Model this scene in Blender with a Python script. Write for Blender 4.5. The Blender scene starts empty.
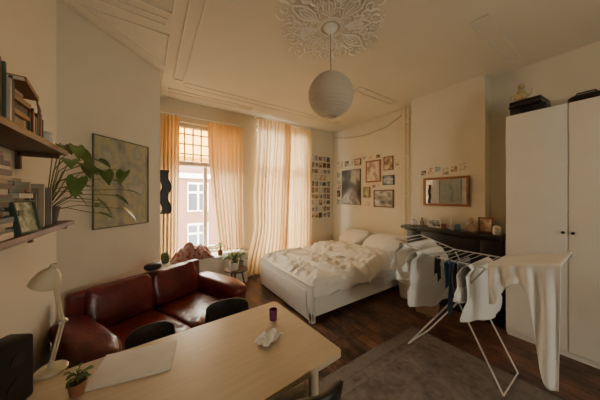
import bpy, bmesh, math, random
from mathutils import Vector, Matrix, noise
random.seed(7)
R=math.radians
S=bpy.context.scene
COL=S.collection

# ---------------------------------------------------------------- materials
def newmat(name):
    m=bpy.data.materials.new(name); m.use_nodes=True
    nt=m.node_tree; b=nt.nodes['Principled BSDF']
    return m,nt,b
def setv(b,k,v):
    if k in b.inputs: b.inputs[k].default_value=v
def M(name,col,rough=.6,metal=0.,col2=None,nscale=6.,bump=0.,bscale=40.,stretch=None,coat=0.,sheen=0.,lo=.35,hi=.65):
    m,nt,b=newmat(name)
    c=tuple(col)+(1,)
    setv(b,'Base Color',c); setv(b,'Roughness',rough); setv(b,'Metallic',metal)
    if coat: setv(b,'Coat Weight',coat); setv(b,'Coat Roughness',.2)
    if sheen: setv(b,'Sheen Weight',sheen)
    tc=nt.nodes.new('ShaderNodeTexCoord'); mp=nt.nodes.new('ShaderNodeMapping')
    nt.links.new(tc.outputs['Object'],mp.inputs['Vector'])
    if stretch: mp.inputs['Scale'].default_value=stretch
    n=nt.nodes.new('ShaderNodeTexNoise'); n.inputs['Scale'].default_value=nscale; n.inputs['Detail'].default_value=5
    nt.links.new(mp.outputs[0],n.inputs['Vector'])
    r=nt.nodes.new('ShaderNodeValToRGB')
    if col2 is None: col2=tuple(x*.88 for x in col)
    r.color_ramp.elements[0].color=tuple(col2)+(1,); r.color_ramp.elements[1].color=c
    r.color_ramp.elements[0].position=lo; r.color_ramp.elements[1].position=hi
    nt.links.new(n.outputs['Fac'],r.inputs[0]); nt.links.new(r.outputs[0],b.inputs['Base Color'])
    if bump:
        n2=nt.nodes.new('ShaderNodeTexNoise'); n2.inputs['Scale'].default_value=bscale; n2.inputs['Detail'].default_value=4
        nt.links.new(mp.outputs[0],n2.inputs['Vector'])
        bp=nt.nodes.new('ShaderNodeBump'); bp.inputs['Strength'].default_value=bump; bp.inputs['Distance'].default_value=.01
        nt.links.new(n2.outputs['Fac'],bp.inputs['Height']); nt.links.new(bp.outputs[0],b.inputs['Normal'])
    return m
def M_translucent(name,col,col2,mix=.5,nscale=8,stretch=(1,1,1),clear=0.,tint=(1,1,1)):
    m=bpy.data.materials.new(name); m.use_nodes=True; nt=m.node_tree
    for n in list(nt.nodes): nt.nodes.remove(n)
    o=nt.nodes.new('ShaderNodeOutputMaterial'); mx=nt.nodes.new('ShaderNodeMixShader'); mx.inputs[0].default_value=mix
    d=nt.nodes.new('ShaderNodeBsdfDiffuse'); t=nt.nodes.new('ShaderNodeBsdfTranslucent')
    tc=nt.nodes.new('ShaderNodeTexCoord'); mp=nt.nodes.new('ShaderNodeMapping'); mp.inputs['Scale'].default_value=stretch
    n=nt.nodes.new('ShaderNodeTexNoise'); n.inputs['Scale'].default_value=nscale
    r=nt.nodes.new('ShaderNodeValToRGB'); r.color_ramp.elements[0].color=tuple(col2)+(1,); r.color_ramp.elements[1].color=tuple(col)+(1,)
    nt.links.new(tc.outputs['Object'],mp.inputs[0]); nt.links.new(mp.outputs[0],n.inputs['Vector']); nt.links.new(n.outputs['Fac'],r.inputs[0])
    nt.links.new(r.outputs[0],d.inputs[0]); nt.links.new(r.outputs[0],t.inputs[0])
    nt.links.new(d.outputs[0],mx.inputs[1]); nt.links.new(t.outputs[0],mx.inputs[2])
    out=mx
    if clear:
        tr=nt.nodes.new('ShaderNodeBsdfTransparent'); tr.inputs[0].default_value=tuple(tint)+(1,); m2=nt.nodes.new('ShaderNodeMixShader'); m2.inputs[0].default_value=clear
        nt.links.new(mx.outputs[0],m2.inputs[1]); nt.links.new(tr.outputs[0],m2.inputs[2]); out=m2
    nt.links.new(out.outputs[0],o.inputs[0])
    return m
def M_brick(name,c1,c2,mortar,scale,bw,rh,msize=.02,rough=.5,rot=(0,0,0),noisy=True,bump=.2):
    m,nt,b=newmat(name); setv(b,'Roughness',rough)
    tc=nt.nodes.new('ShaderNodeTexCoord'); mp=nt.nodes.new('ShaderNodeMapping'); mp.inputs['Rotation'].default_value=rot
    br=nt.nodes.new('ShaderNodeTexBrick'); br.inputs['Scale'].default_value=scale
    br.inputs['Color1'].default_value=c1+(1,); br.inputs['Color2'].default_value=c2+(1,); br.inputs['Mortar'].default_value=mortar+(1,)
    br.inputs['Brick Width'].default_value=bw; br.inputs['Row Height'].default_value=rh; br.inputs['Mortar Size'].default_value=msize
    nt.links.new(tc.outputs['Object'],mp.inputs[0]); nt.links.new(mp.outputs[0],br.inputs['Vector'])
    n=nt.nodes.new('ShaderNodeTexNoise'); n.inputs['Scale'].default_value=4.5; n.inputs['Detail'].default_value=10; n.inputs['Roughness'].default_value=.82
    mp2=nt.nodes.new('ShaderNodeMapping'); mp2.inputs['Scale'].default_value=(1,.5,1)
    nt.links.new(tc.outputs['Object'],mp2.inputs[0]); nt.links.new(mp2.outputs[0],n.inputs['Vector'])
    mx=nt.nodes.new('ShaderNodeMix'); mx.data_type='RGBA'; mx.blend_type='MULTIPLY'; mx.inputs[0].default_value=.95 if noisy else 0.
    rr=nt.nodes.new('ShaderNodeValToRGB'); rr.color_ramp.elements[0].color=(.18,.18,.20,1); rr.color_ramp.elements[1].color=(3.2,2.9,2.7,1)
    rr.color_ramp.elements[0].position=.41; rr.color_ramp.elements[1].position=.66
    nt.links.new(n.outputs['Fac'],rr.inputs[0]); nt.links.new(br.outputs['Color'],mx.inputs[6]); nt.links.new(rr.outputs[0],mx.inputs[7])
    nt.links.new(mx.outputs[2],b.inputs['Base Color'])
    if noisy:
        r2=nt.nodes.new('ShaderNodeMapRange'); r2.inputs[3].default_value=rough-.15; r2.inputs[4].default_value=rough+.35
        nt.links.new(n.outputs['Fac'],r2.inputs[0]); nt.links.new(r2.outputs[0],b.inputs['Roughness'])
    bp=nt.nodes.new('ShaderNodeBump'); bp.inputs['Strength'].default_value=bump; bp.inputs['Distance'].default_value=.005; bp.invert=True
    nt.links.new(br.outputs['Fac'],bp.inputs['Height']); nt.links.new(bp.outputs[0],b.inputs['Normal'])
    return m
def M_rug(name,ca,cb,cc,amt=.032):
    m,nt,b=newmat(name); setv(b,'Roughness',.95)
    tc=nt.nodes.new('ShaderNodeTexCoord')
    v=nt.nodes.new('ShaderNodeTexVoronoi'); v.inputs['Scale'].default_value=5.; v.inputs['Randomness'].default_value=.4
    nt.links.new(tc.outputs['Object'],v.inputs['Vector'])
    v2=nt.nodes.new('ShaderNodeTexVoronoi'); v2.inputs['Scale'].default_value=17.; v2.inputs['Randomness'].default_value=.7
    nt.links.new(tc.outputs['Object'],v2.inputs['Vector'])
    mth=nt.nodes.new('ShaderNodeMath'); mth.operation='MULTIPLY'; mth.inputs[1].default_value=24.
    nt.links.new(v.outputs['Distance'],mth.inputs[0])
    sn=nt.nodes.new('ShaderNodeMath'); sn.operation='SINE'; nt.links.new(mth.outputs[0],sn.inputs[0])
    s2=nt.nodes.new('ShaderNodeMath'); s2.operation='MULTIPLY_ADD'; s2.inputs[1].default_value=2.6
    nt.links.new(v2.outputs['Distance'],s2.inputs[0]); nt.links.new(sn.outputs[0],s2.inputs[2])
    n=nt.nodes.new('ShaderNodeTexNoise'); n.inputs['Scale'].default_value=6; n.inputs['Detail'].default_value=9; n.inputs['Roughness'].default_value=.78
    nt.links.new(tc.outputs['Object'],n.inputs['Vector'])
    ad=nt.nodes.new('ShaderNodeMath'); ad.operation='MULTIPLY_ADD'; ad.inputs[1].default_value=amt
    nt.links.new(s2.outputs[0],ad.inputs[0]); nt.links.new(n.outputs['Fac'],ad.inputs[2])
    r=nt.nodes.new('ShaderNodeValToRGB'); r.color_ramp.elements[0].color=ca+(1,); r.color_ramp.elements[1].color=cc+(1,)
    r.color_ramp.elements[0].position=.36; r.color_ramp.elements[1].position=.74; e=r.color_ramp.elements.new(.54); e.color=cb+(1,)
    nt.links.new(ad.outputs[0],r.inputs[0]); nt.links.new(r.outputs[0],b.inputs['Base Color'])
    n2=nt.nodes.new('ShaderNodeTexNoise'); n2.inputs['Scale'].default_value=220
    nt.links.new(tc.outputs['Object'],n2.inputs['Vector'])
    bp=nt.nodes.new('ShaderNodeBump'); bp.inputs['Strength'].default_value=.5; bp.inputs['Distance'].default_value=.005
    nt.links.new(n2.outputs['Fac'],bp.inputs['Height']); nt.links.new(bp.outputs[0],b.inputs['Normal'])
    return m
def M_picture(name,cols,scale=3.,w=0.,rough=.5,detail=2.,stretch=(1,1,1)):
    m,nt,b=newmat(name); setv(b,'Roughness',rough)
    tc=nt.nodes.new('ShaderNodeTexCoord'); mp=nt.nodes.new('ShaderNodeMapping'); mp.inputs['Scale'].default_value=stretch
    n=nt.nodes.new('ShaderNodeTexNoise'); n.noise_dimensions='4D'; n.inputs['W'].default_value=w; n.inputs['Scale'].default_value=scale; n.inputs['Detail'].default_value=detail
    nt.links.new(tc.outputs['Generated'],mp.inputs[0]); nt.links.new(mp.outputs[0],n.inputs['Vector'])
    r=nt.nodes.new('ShaderNodeValToRGB'); cr=r.color_ramp
    k=len(cols)
    cr.elements[0].position=.33; cr.elements[0].color=tuple(cols[0])+(1,)
    cr.elements[1].position=.67; cr.elements[1].color=tuple(cols[-1])+(1,)
    for i in range(1,k-1):
        e=cr.elements.new(.33+.34*i/(k-1)); e.color=tuple(cols[i])+(1,)
    nt.links.new(n.outputs['Fac'],r.inputs[0]); nt.links.new(r.outputs[0],b.inputs['Base Color'])
    return m

WALL=M('wall_plaster',(.73,.685,.58),.85,col2=(.69,.645,.54),nscale=2,bump=.15,bscale=60)
CEIL=M('ceiling_plaster',(.74,.70,.60),.9,col2=(.71,.67,.57),nscale=1.5,bump=.1,bscale=50)
TRIM=M('trim_paint',(.80,.76,.67),.6)
ROSE=M('rosette_paint',(.92,.90,.84),.6,col2=(.90,.88,.82))
WHITE=M('white_lacquer',(.84,.82,.77),.35,col2=(.82,.80,.75))
WPAINT=M('white_window_paint',(.75,.71,.63),.4)
FLOOR=M_brick('floor_boards',(.095,.047,.032),(.072,.037,.027),(.018,.010,.008),1.,1.7,.12,.005,rough=.28,rot=(0,0,R(90)))
RUG=M_rug('rug_wool',(.095,.078,.074),(.165,.138,.125),(.24,.205,.185))
RUGB=M_rug('rug_border_wool',(.13,.108,.10),(.20,.17,.152),(.10,.08,.078),.02)
LEATHER=M('red_leather',(.175,.018,.018),.34,col2=(.095,.011,.011),nscale=5,bump=.4,bscale=26,coat=.15)
TABLE=M('birch_wood',(.64,.53,.39),.34,col2=(.59,.48,.34),nscale=5,stretch=(1,9,1))
SHELF=M('dark_walnut',(.13,.065,.04),.5,col2=(.07,.035,.022),nscale=5,stretch=(9,1,1))
BLACK=M('black_leather',(.018,.016,.016),.42,col2=(.012,.011,.011),bump=.1)
BLKM=M('black_metal',(.02,.02,.02),.4,metal=.3)
MARBLE=M('black_marble',(.022,.019,.018),.3,col2=(.012,.01,.01),nscale=3)
LINEN=M('white_linen',(.90,.88,.84),.9,col2=(.87,.85,.81),bump=.2,bscale=25,sheen=.2)
COTTON=M('white_cotton',(.93,.92,.90),.9,col2=(.90,.89,.87),bump=.2,bscale=30)
MATT=M('mattress_cloth',(.74,.70,.63),.9)
CURT=M_translucent('curtain_cloth',(.80,.60,.34),(.70,.50,.27),.42,6,(1,1,.3),clear=.01)
AMBER=M_translucent('amber_glass',(.80,.60,.25),(.75,.52,.2),.6,6,clear=.6,tint=(1.,.74,.34))
PAPER=M_translucent('rice_paper',(.78,.74,.66),(.72,.68,.60),.35,10)
CHROME=M('steel',(.6,.6,.6),.3,metal=1.)
WIRE=M('white_wire',(.80,.79,.77),.4)
GOLD=M('reddish_frame_wood',(.34,.14,.055),.45,col2=(.24,.09,.035),nscale=12,stretch=(1,1,8))
CREAM=M('cream_enamel',(.68,.60,.44),.35)
GREEN=M('leaf_green',(.22,.32,.09),.4,col2=(.11,.19,.05),nscale=7)
GREEN2=M('fern_green',(.12,.20,.06),.5,col2=(.06,.12,.03),nscale=9)
STEM=M('stem_green',(.14,.16,.05),.6)
TERRA=M('terracotta',(.32,.13,.07),.8)
SOIL=M('soil',(.03,.02,.015),.95)
CERW=M('white_ceramic',(.75,.72,.66),.3)
CARD=M('cardboard',(.32,.20,.11),.9)
GLASS=M('purple_glass',(.16,.02,.12),.15,coat=.5)
MIRROR=M('mirror_glass',(.8,.8,.8),.03,metal=1.,col2=(.8,.8,.8))
CORD=M('grey_cord',(.42,.39,.34),.6)
PAPERW=M('paper_sheet',(.78,.76,.72),.8)
PAGE=M('book_pages',(.66,.58,.44),.9)
BRICK=M_brick('facade_brick',(.22,.070,.042),(.16,.050,.030),(.24,.18,.14),6.,.5,.22,.03,rough=.9,rot=(R(90),0,0),noisy=False)
PANE=M('facade_glass',(.07,.08,.10),.1)
STREET=M('street_asphalt',(.12,.115,.11),.9)
ROOF=M('roof_tiles',(.20,.10,.08),.8)

# ---------------------------------------------------------------- mesh builder
class MB:
    def __init__(s): s.bm=bmesh.new(); s.mi=0
    def box(s,c,d,rot=None,bev=0.,seg=2):
        b2=bmesh.new(); bmesh.ops.create_cube(b2,size=1.)
        for v in b2.verts: v.co=Vector((v.co.x*d[0],v.co.y*d[1],v.co.z*d[2]))
        if bev>0: bmesh.ops.bevel(b2,geom=list(b2.edges),offset=min(bev,min(d)*.49),segments=seg,profile=.6,affect='EDGES')
        mt=Matrix.Translation(Vector(c))
        if rot is not None:
            mt=mt@Matrix.Rotation(rot[2],4,'Z')@Matrix.Rotation(rot[1],4,'Y')@Matrix.Rotation(rot[0],4,'X')
        s.merge(b2,mt); return s
    def merge(s,b2,mt=None):
        vm={}
        for v in b2.verts: vm[v]=s.bm.verts.new(mt@v.co if mt is not None else v.co)
        for f in b2.faces:
            nf=s.bm.faces.new([vm[v] for v in f.verts]); nf.material_index=s.mi
        b2.free()
    def tube(s,pts,r,seg=8,closed=False,flat=1.):
        pts=[Vector(p) for p in pts]; n=len(pts); rings=[]
        rr=r if isinstance(r,(list,tuple)) else [r]*n
        up=None
        for i,p in enumerate(pts):
            if closed: t=(pts[(i+1)%n]-pts[i-1])
            else: t=(pts[min(i+1,n-1)]-pts[max(i-1,0)])
            if t.length<1e-9: t=Vector((0,0,1))
            t.normalize()
            if up is None:
                up=Vector((0,0,1)) if abs(t.z)<.9 else Vector((1,0,0))
            a=t.cross(up)
            if a.length<1e-4: a=t.orthogonal()
            a.normalize(); b=a.cross(t).normalized(); up=b
            rings.append([s.bm.verts.new(p+a*math.cos(2*math.pi*k/seg)*rr[i]+b*math.sin(2*math.pi*k/seg)*rr[i]*flat) for k in range(seg)])
        m=n if closed else n-1
        for i in range(m):
            A=rings[i]; B=rings[(i+1)%n]
            for k in range(seg):
                f=s.bm.faces.new((A[k],A[(k+1)%seg],B[(k+1)%seg],B[k])); f.material_index=s.mi
        if not closed:
            for q in (rings[0][::-1],rings[-1]):
                f=s.bm.faces.new(q); f.material_index=s.mi
        return s
    def cyl(s,p0,p1,r,r1=None,seg=16):
        return s.tube([p0,p1],[r,r if r1 is None else r1],seg)
    def lathe(s,prof,c=(0,0,0),seg=24,cap=True,mat=None):
        c=Vector(c); rings=[]
        for r,z in prof:
            ring=[]
            for k in range(seg):
                a=2*math.pi*k/seg; p=Vector((math.cos(a)*r,math.sin(a)*r,z))
                if mat is not None: p=mat@p
                ring.append(s.bm.verts.new(c+p))
            rings.append(ring)
        for A,B in zip(rings[:-1],rings[1:]):
            for k in range(seg):
                f=s.bm.faces.new((A[k],A[(k+1)%seg],B[(k+1)%seg],B[k])); f.material_index=s.mi
        if cap:
            for q in (rings[0][::-1],rings[-1]):
                f=s.bm.faces.new(q); f.material_index=s.mi
        return s
    def grid(s,fn,nu,nv):
        V=[[s.bm.verts.new(Vector(fn(i/nu,j/nv))) for j in range(nv+1)] for i in range(nu+1)]
        for i in range(nu):
            for j in range(nv):
                f=s.bm.faces.new((V[i][j],V[i+1][j],V[i+1][j+1],V[i][j+1])); f.material_index=s.mi
        return s
    def prism(s,pts,z0,z1):
        a=[s.bm.verts.new((x,y,z0)) for x,y in pts]; b=[s.bm.verts.new((x,y,z1)) for x,y in pts]; n=len(pts)
        s.bm.faces.new(a[::-1]); s.bm.faces.new(b)
        for i in range(n): s.bm.faces.new((a[i],a[(i+1)%n],b[(i+1)%n],b[i]))
        return s
    def puff(s,c,d,e=.35,rot=None,wr=0.,seed=0,nu=32,nv=20,ez=.75,fn=None):
        def sg(x,p): return math.copysign(abs(x)**p,x)
        mt=Matrix.Translation(Vector(c))
        if rot is not None: mt=mt@Matrix.Rotation(rot[2],4,'Z')@Matrix.Rotation(rot[1],4,'Y')@Matrix.Rotation(rot[0],4,'X')
        rings=[]
        for j in range(1,nv):
            ph=-math.pi/2+math.pi*j/nv; ring=[]
            for i in range(nu):
                th=2*math.pi*i/nu
                p=Vector((d[0]*sg(math.cos(ph),min(e,ez))*sg(math.cos(th),e),d[1]*sg(math.cos(ph),e)*sg(math.sin(th),e),d[2]*sg(math.sin(ph),ez)))
                if wr:
                    q=noise.noise(Vector(p)*9+Vector((seed,seed*2,0))); p*=1+wr*q
                if fn: p=fn(p)
                ring.append(s.bm.verts.new(mt@p))
            rings.append(ring)
        for A,B in zip(rings[:-1],rings[1:]):
            for k in range(nu):
                f=s.bm.faces.new((A[k],A[(k+1)%nu],B[(k+1)%nu],B[k])); f.material_index=s.mi
        for q in (rings[0][::-1],rings[-1]):
            f=s.bm.faces.new(q); f.material_index=s.mi
        return s
    def obj(s,name,mats,parent=None,loc=(0,0,0),rot=(0,0,0),label=None,cat=None,kind=None,group=None,smooth=35,solid=0.):
        if not solid: bmesh.ops.recalc_face_normals(s.bm,faces=list(s.bm.faces))
        me=bpy.data.meshes.new(name); s.bm.to_mesh(me); s.bm.free()
        if not isinstance(mats,(list,tuple)): mats=[mats]
        for m in mats: me.materials.append(m)
        me.shade_smooth()
        try: me.set_sharp_from_angle(angle=R(smooth))
        except Exception: pass
        o=bpy.data.objects.new(name,me); COL.objects.link(o)
        o.location=loc; o.rotation_euler=rot
        if parent: o.parent=parent
        if label: o['label']=label
        if cat: o['category']=cat
        if kind: o['kind']=kind
        if group: o['group']=group
        if solid:
            md=o.modifiers.new('thickness','SOLIDIFY'); md.thickness=solid; md.offset=0
        return o
def E(name,loc,rz=0,label='',cat='',group=None):
    o=bpy.data.objects.new(name,None); COL.objects.link(o); o.location=loc; o.rotation_euler=(0,0,rz); o.empty_display_size=.1
    o['label']=label; o['category']=cat
    if group: o['group']=group
    return o
def arc(c,r,a0,a1,n):
    return [(c[0]+r*math.cos(a0+(a1-a0)*i/n),c[1]+r*math.sin(a0+(a1-a0)*i/n),c[2]) for i in range(n+1)]

# ================================================================ ROOM
H=3.06; XE=3.75; YN=4.10; XW=-.62; YS=-2.6
MB().box((1.6,.8,-.05),(5.2,7.6,.1)).obj('floor',FLOOR,label='worn patchy reddish brown floorboards',cat='floor',kind='structure')
MB().box((1.6,.8,H+.05),(5.2,7.6,.1)).obj('ceiling',CEIL,label='cream plaster ceiling of a tall old room',cat='ceiling',kind='structure')
W1=(.22,1.40,.55,2.72); W2=(1.72,2.93,.30,2.92)
b=MB(); T=.22; yc=YN+T/2
def seg(x0,x1,z0,z1): b.box(((x0+x1)/2,yc,(z0+z1)/2),(x1-x0,T,z1-z0))
seg(-.84,W1[0],0,H); seg(W1[1],W2[0],0,H); seg(W2[1],XE+.2,0,H)
seg(W1[0],W1[1],0,W1[2]); seg(W1[0],W1[1],W1[3],H); seg(W2[0],W2[1],0,W2[2]); seg(W2[0],W2[1],W2[3],H)
b.obj('wall_north',WALL,label='cream plaster wall with tall windows',cat='wall',kind='structure')
MB().prism([(XW-.2,YS),(XW,YS),(XW,2.55),(XW-.2,2.55)],0,H).obj('wall_west',WALL,label='cream plaster side wall behind shelves',cat='wall',kind='structure')
MB().prism([(XW-.2,2.55),(XW,2.55),(.10,3.27),(.10,YN),(XW-.2,YN)],0,H).obj('wall_northwest',WALL,label='slanted cream plaster wall behind the sofa',cat='wall',kind='structure')
MB().box((XE+.1,(YS+YN)/2,H/2),(.2,YN-YS,H)).obj('wall_east',WALL,label='cream plaster wall behind bed and fireplace',cat='wall',kind='structure')
MB().box((3.65,1.515,H/2),(.2,.97,H)).obj('wall_chimney',WALL,label='cream plaster chimney breast above the fireplace',cat='wall',kind='structure')
b=MB(); yc=YS-.11
W3=(1.0,1.8,1.1,2.1)  # opening of an unseen window, added to let fill light in
seg(-.82,W3[0],0,H); seg(W3[1],XE+.2,0,H); seg(W3[0],W3[1],0,W3[2]); seg(W3[0],W3[1],W3[3],H)
b.obj('wall_south',WALL,label='cream plaster wall with an opening for the added fill window',cat='wall',kind='structure')

def window(name,x0,x1,z0,z1,y,tr,nm,npane,label,amber=False,nrow=1):
    b=MB(); t=.06
    b.box(((x0+x1)/2,y,z0+t/2),(x1-x0,.09,t),bev=.006); b.box(((x0+x1)/2,y,z1-t/2),(x1-x0,.09,t),bev=.006)
    for x in (x0+t/2,x1-t/2): b.box((x,y,(z0+z1)/2),(t,.09,z1-z0-2*t),bev=.006)
    b.box(((x0+x1)/2,y,tr),(x1-x0-2*t,.08,.07),bev=.006)
    for i in range(1,nm):
        x=x0+(x1-x0)*i/nm; b.box((x,y,(z0+tr)/2),(.06,.07,tr-z0-.09),bev=.006)
    for i in range(1,npane):
        x=x0+(x1-x0)*i/npane; b.box((x,y,(z1+tr)/2),(.022,.04,z1-tr-.09),bev=.004)
    for j in range(1,nrow+1):
        b.box(((x0+x1)/2,y,tr+(z1-tr)*j/(nrow+1)),(x1-x0-2*t,.035,.018),bev=.003)
    if amber:
        b.mi=1; b.box(((x0+x1)/2,y+.01,(z1+tr)/2),(x1-x0-2*t,.004,z1-tr-.09))
    return b.obj(name,[WPAINT,AMBER],label=label,cat='window',kind='structure')
window('window_1',W1[0],W1[1],W1[2],W1[3],YN+.12,2.05,2,9,'white wooden window with small amber glass upper panes',True,3)
window('window_2',W2[0],W2[1],W2[2],W2[3],YN+.12,2.1,2,4,'white wooden window behind long curtains')
window('fill_window',W3[0],W3[1],W3[2],W3[3],YS-.11,1.8,2,4,'unseen white wooden window added behind the camera to let in fill light')  # added behind the camera only to brighten the room
b=MB(); b.box((XE-.01,3.05,.09),(.02,2.08,.18),bev=.004); b.obj('baseboard_east',TRIM,label='painted skirting board',cat='baseboard',kind='structure')
b=MB(); b.box((1.93,YN-.01,.09),(3.6,.02,.18),bev=.004); b.obj('baseboard_north',TRIM,label='painted skirting board',cat='baseboard',kind='structure')
TN=[0]
def polymould(pts,w=.015,closed=True,h=.011):
    TN[0]+=1; b=MB(); n=len(pts)
    for i in range(n if closed else n-1):
        a=Vector(pts[i]+(H-h/2,)); c=Vector(pts[(i+1)%n]+(H-h/2,)); d=c-a
        b.box((a+c)/2,(d.length+w,w,h),rot=(0,0,math.atan2(d.y,d.x)),bev=.004)
    b.obj('trim_%d'%TN[0],TRIM,label='thin raised plaster ceiling moulding',cat='ceiling moulding',kind='structure')
def rectmould(x0,x1,y0,y1): polymould([(x0,y0),(x1,y0),(x1,y1),(x0,y1)])
rectmould(2.40,3.42,.68,.80); rectmould(2.5,3.38,2.15,2.27); rectmould(.40,3.3,3.42,3.55)
rectmould(.26,.37,-1.5,3.38); rectmould(-.42,.16,.2,2.18); rectmould(-.42,.12,2.28,2.36)
rectmould(.22,1.5,3.72,3.84)
polymould([(-.46,2.50),(.15,2.50),(.15,3.11)],w=.014)
polymould([(XW+.06,0),(XW+.06,2.53),(.13,3.26),(.13,YN-.06),(XE-.06,YN-.06),(XE-.06,2.06)],w=.014,closed=False)

# ceiling rosette
b=MB(); z=-.012
def ring(r,t): b.tube([(r*math.cos(2*math.pi*i/48),r*math.sin(2*math.pi*i/48),z) for i in range(48)],t,6,closed=True,flat=1.)
ring(.055,.010); ring(.10,.006); ring(.122,.004)
b.lathe([(.0001,-.07),(.02,-.065),(.035,-.045),(.055,-.01),(.055,0)],(0,0,0),20)
def PP(r,a,zz=z): return (r*math.cos(a),r*math.sin(a),zz)
def spiral(c,r0,a0,turn,t=.0060,n=20):
    pts=[]
    for i in range(n+1):
        q=i/n; rr=r0*(1-q*.8); an=a0+turn*q
        pts.append((c[0]+rr*math.cos(an),c[1]+rr*math.sin(an),z))
    b.tube(pts,[t*(1-.4*i/n) for i in range(n+1)],6,flat=1.2)
for k in range(8):
    a=2*math.pi*k/8; big=(k%2==0); ex=1.0 if big else .84
    for sgn in (-1,1):
        b.tube([PP((.12+.28*t)*ex+.02,a+sgn*(.26*math.sin(math.pi*t)**.9*(1-.35*t))) for t in [i/14 for i in range(15)]],.0062,6,flat=1.2)
        b.tube([PP((.17+.17*t)*ex+.01,a+sgn*(.12*math.sin(math.pi*t))) for t in [i/10 for i in range(11)]],.0045,5,flat=1.2)
        c=PP(.385*ex,a+sgn*.30); spiral(c,.055,a+sgn*1.5,sgn*7.)
        c=PP(.25,a+sgn*.33); spiral(c,.034,a-sgn*1.2,-sgn*6.,.005)
        c=PP(.455*ex,a+sgn*.13); spiral(c,.040,a+sgn*.4,sgn*6.,.0055)
        c=PP(.33*ex,a+sgn*.16); spiral(c,.025,a+sgn*2.,sgn*6.,.0045)
        if not big: c=PP(.46,a+sgn*.10); spiral(c,.030,a-sgn*1.,-sgn*6.,.0045)
        b.tube([PP(.42*ex,a+sgn*.36),PP(.46*ex,a+sgn*.38),PP(.50*ex,a+sgn*.33),PP(.52*ex,a+sgn*.26)],[.003,.010,.008,.002],6,flat=.7)
        b.tube([PP(.155,a+sgn*.20),PP(.185,a+sgn*.30),PP(.20,a+sgn*.36)],[.003,.007,.003],6,flat=.7)
        b.tube([PP(.30*ex,a+sgn*.40),PP(.34*ex,a+sgn*.36),PP(.37*ex,a+sgn*.28)],[.003,.008,.003],6,flat=.7)
    b.tube([PP(.16,a),PP(.21,a),PP(.26,a),PP(.31,a)],[.003,.009,.008,.002],8,flat=.7)
    b.tube([PP(.43*ex,a),PP(.48*ex,a+.02),PP(.52*ex,a-.01),PP(.56*ex,a)],[.004,.012,.009,.002],8,flat=.7)
TN[0]+=1
b.obj('trim_%d'%TN[0],ROSE,loc=(1.38,1.54,H),label='ornate white plaster ceiling rosette with lacy leaf scrolls',cat='ceiling rosette',kind='structure')

# pendant lantern
e=E('pendant_lamp',(1.38,1.54,H-.07),0,'round white paper lantern hanging from the ceiling rosette','pendant lamp')
b=MB(); prof=[]
N=72
for i in range(N+1):
    ph=-math.pi/2+.25+(math.pi-.5)*i/N; rr=.205*(1+.012*math.cos(i*math.pi/2.))
    prof.append((rr*math.cos(ph),rr*math.sin(ph)*.98))
b.lathe(prof,(0,0,-.565),40,cap=False); b.obj('lamp_shade',PAPER,e,smooth=60)
MB().tube([(0,0,0),(.002,0,-.2),(0,0,-.5)],.0055,6).obj('cord',CORD,e)
b=MB(); b.cyl((0,0,-.45),(0,0,-.35),.026,.018); b.tube(arc((0,0,-.37),.052,0,2*math.pi,20)[:-1],.003,5,closed=True); b.tube([(-.052,0,-.37),(0,0,-.39),(.052,0,-.37)],.002,5)
b.obj('lamp_socket',CERW,e)
b=MB(); b.lathe([(.0001,-.61),(.02,-.60),(.032,-.56),(.02,-.52),(.012,-.46),(.0001,-.455)],(0,0,0),16); b.obj('bulb',CERW,e)

# ================================================================ CURTAINS
def curtain(xt0,xt1,xb0,xb1,y,zt,zb,folds,label,amp=.035,sd=0.,pinch=0.):
    b=MB()
    def f(u,v):
        z=zt+(zb-zt)*v
        pw=1-pinch*math.exp(-((v-.72)/.16)**2)
        x0=xt0+(xb0-xt0)*v**1.6; x1=xt1+(xb1-xt1)*v**1.3
        x0=x1+(x0-x1)*pw
        uu=u+.05*noise.noise(Vector((u*5,v*1.3,sd)))+.03*noise.noise(Vector((u*11,sd,v*.6)))
        x=x0+(x1-x0)*u
        a=amp*(.45+.55*min(1,v*2.5))*(.75+.6*noise.noise(Vector((u*4+sd,3,v))))
        yy=y+a*math.sin(2*math.pi*folds*uu)+.25*a*math.sin(2*math.pi*folds*2.3*uu+sd)+.012*noise.noise(Vector((u*14,v*5,folds)))
        x+=.010*math.sin(4*math.pi*folds*uu+v*2)
        zz=z-(.03*abs(math.sin(folds*math.pi*u)) if v==0 else 0)
        return (x,yy,zz)
    b.grid(f,int(folds*14),36)
    return b.obj('curtain',CURT,label=label,cat='curtain',smooth=80)
curtain(.13,.38,.13,.36,YN-.13,2.76,.52,5,'tan gold curtain gathered beside the window near the slanted wall',sd=1.)
curtain(.80,1.40,.98,1.42,YN-.13,2.76,.53,8,'tan gold translucent curtain hanging over the window seat',amp=.038,sd=2.)
curtain(1.68,2.44,1.44,2.30,YN-.16,3.0,.02,10,'long tan gold curtain flaring to the floor beside the bed',amp=.042,sd=5.,pinch=.10)
curtain(2.30,3.02,2.22,3.00,YN-.10,3.0,.05,9,'long tan gold curtain hanging behind the bed',amp=.034,sd=8.)
b=MB(); b.cyl((.11,YN-.13,2.78),(1.44,YN-.13,2.78),.010)
for x in (.3,1.38): b.cyl((x,YN-.13,2.78),(x,YN,2.78),.008)
b.obj('curtain_rod',WIRE,label='thin curtain rod above the window seat',cat='curtain rod')
b=MB(); b.cyl((1.6,YN-.14,3.02),(3.06,YN-.14,3.02),.010)
for x in (1.68,2.98): b.cyl((x,YN-.14,3.02),(x,YN,3.02),.008)
b.obj('curtain_rod',WIRE,label='thin curtain rod close to the ceiling',cat='curtain rod')

e=E('window_seat',(.77,3.92,0),0,'low white built-in window seat under the window','window seat')
MB().box((0,0,.24),(1.30,.34,.48),bev=.005).obj('body',TRIM,e)
MB().box((0,-.01,.495),(1.32,.38,.03),bev=.008).obj('seat_board',TRIM,e)

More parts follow.
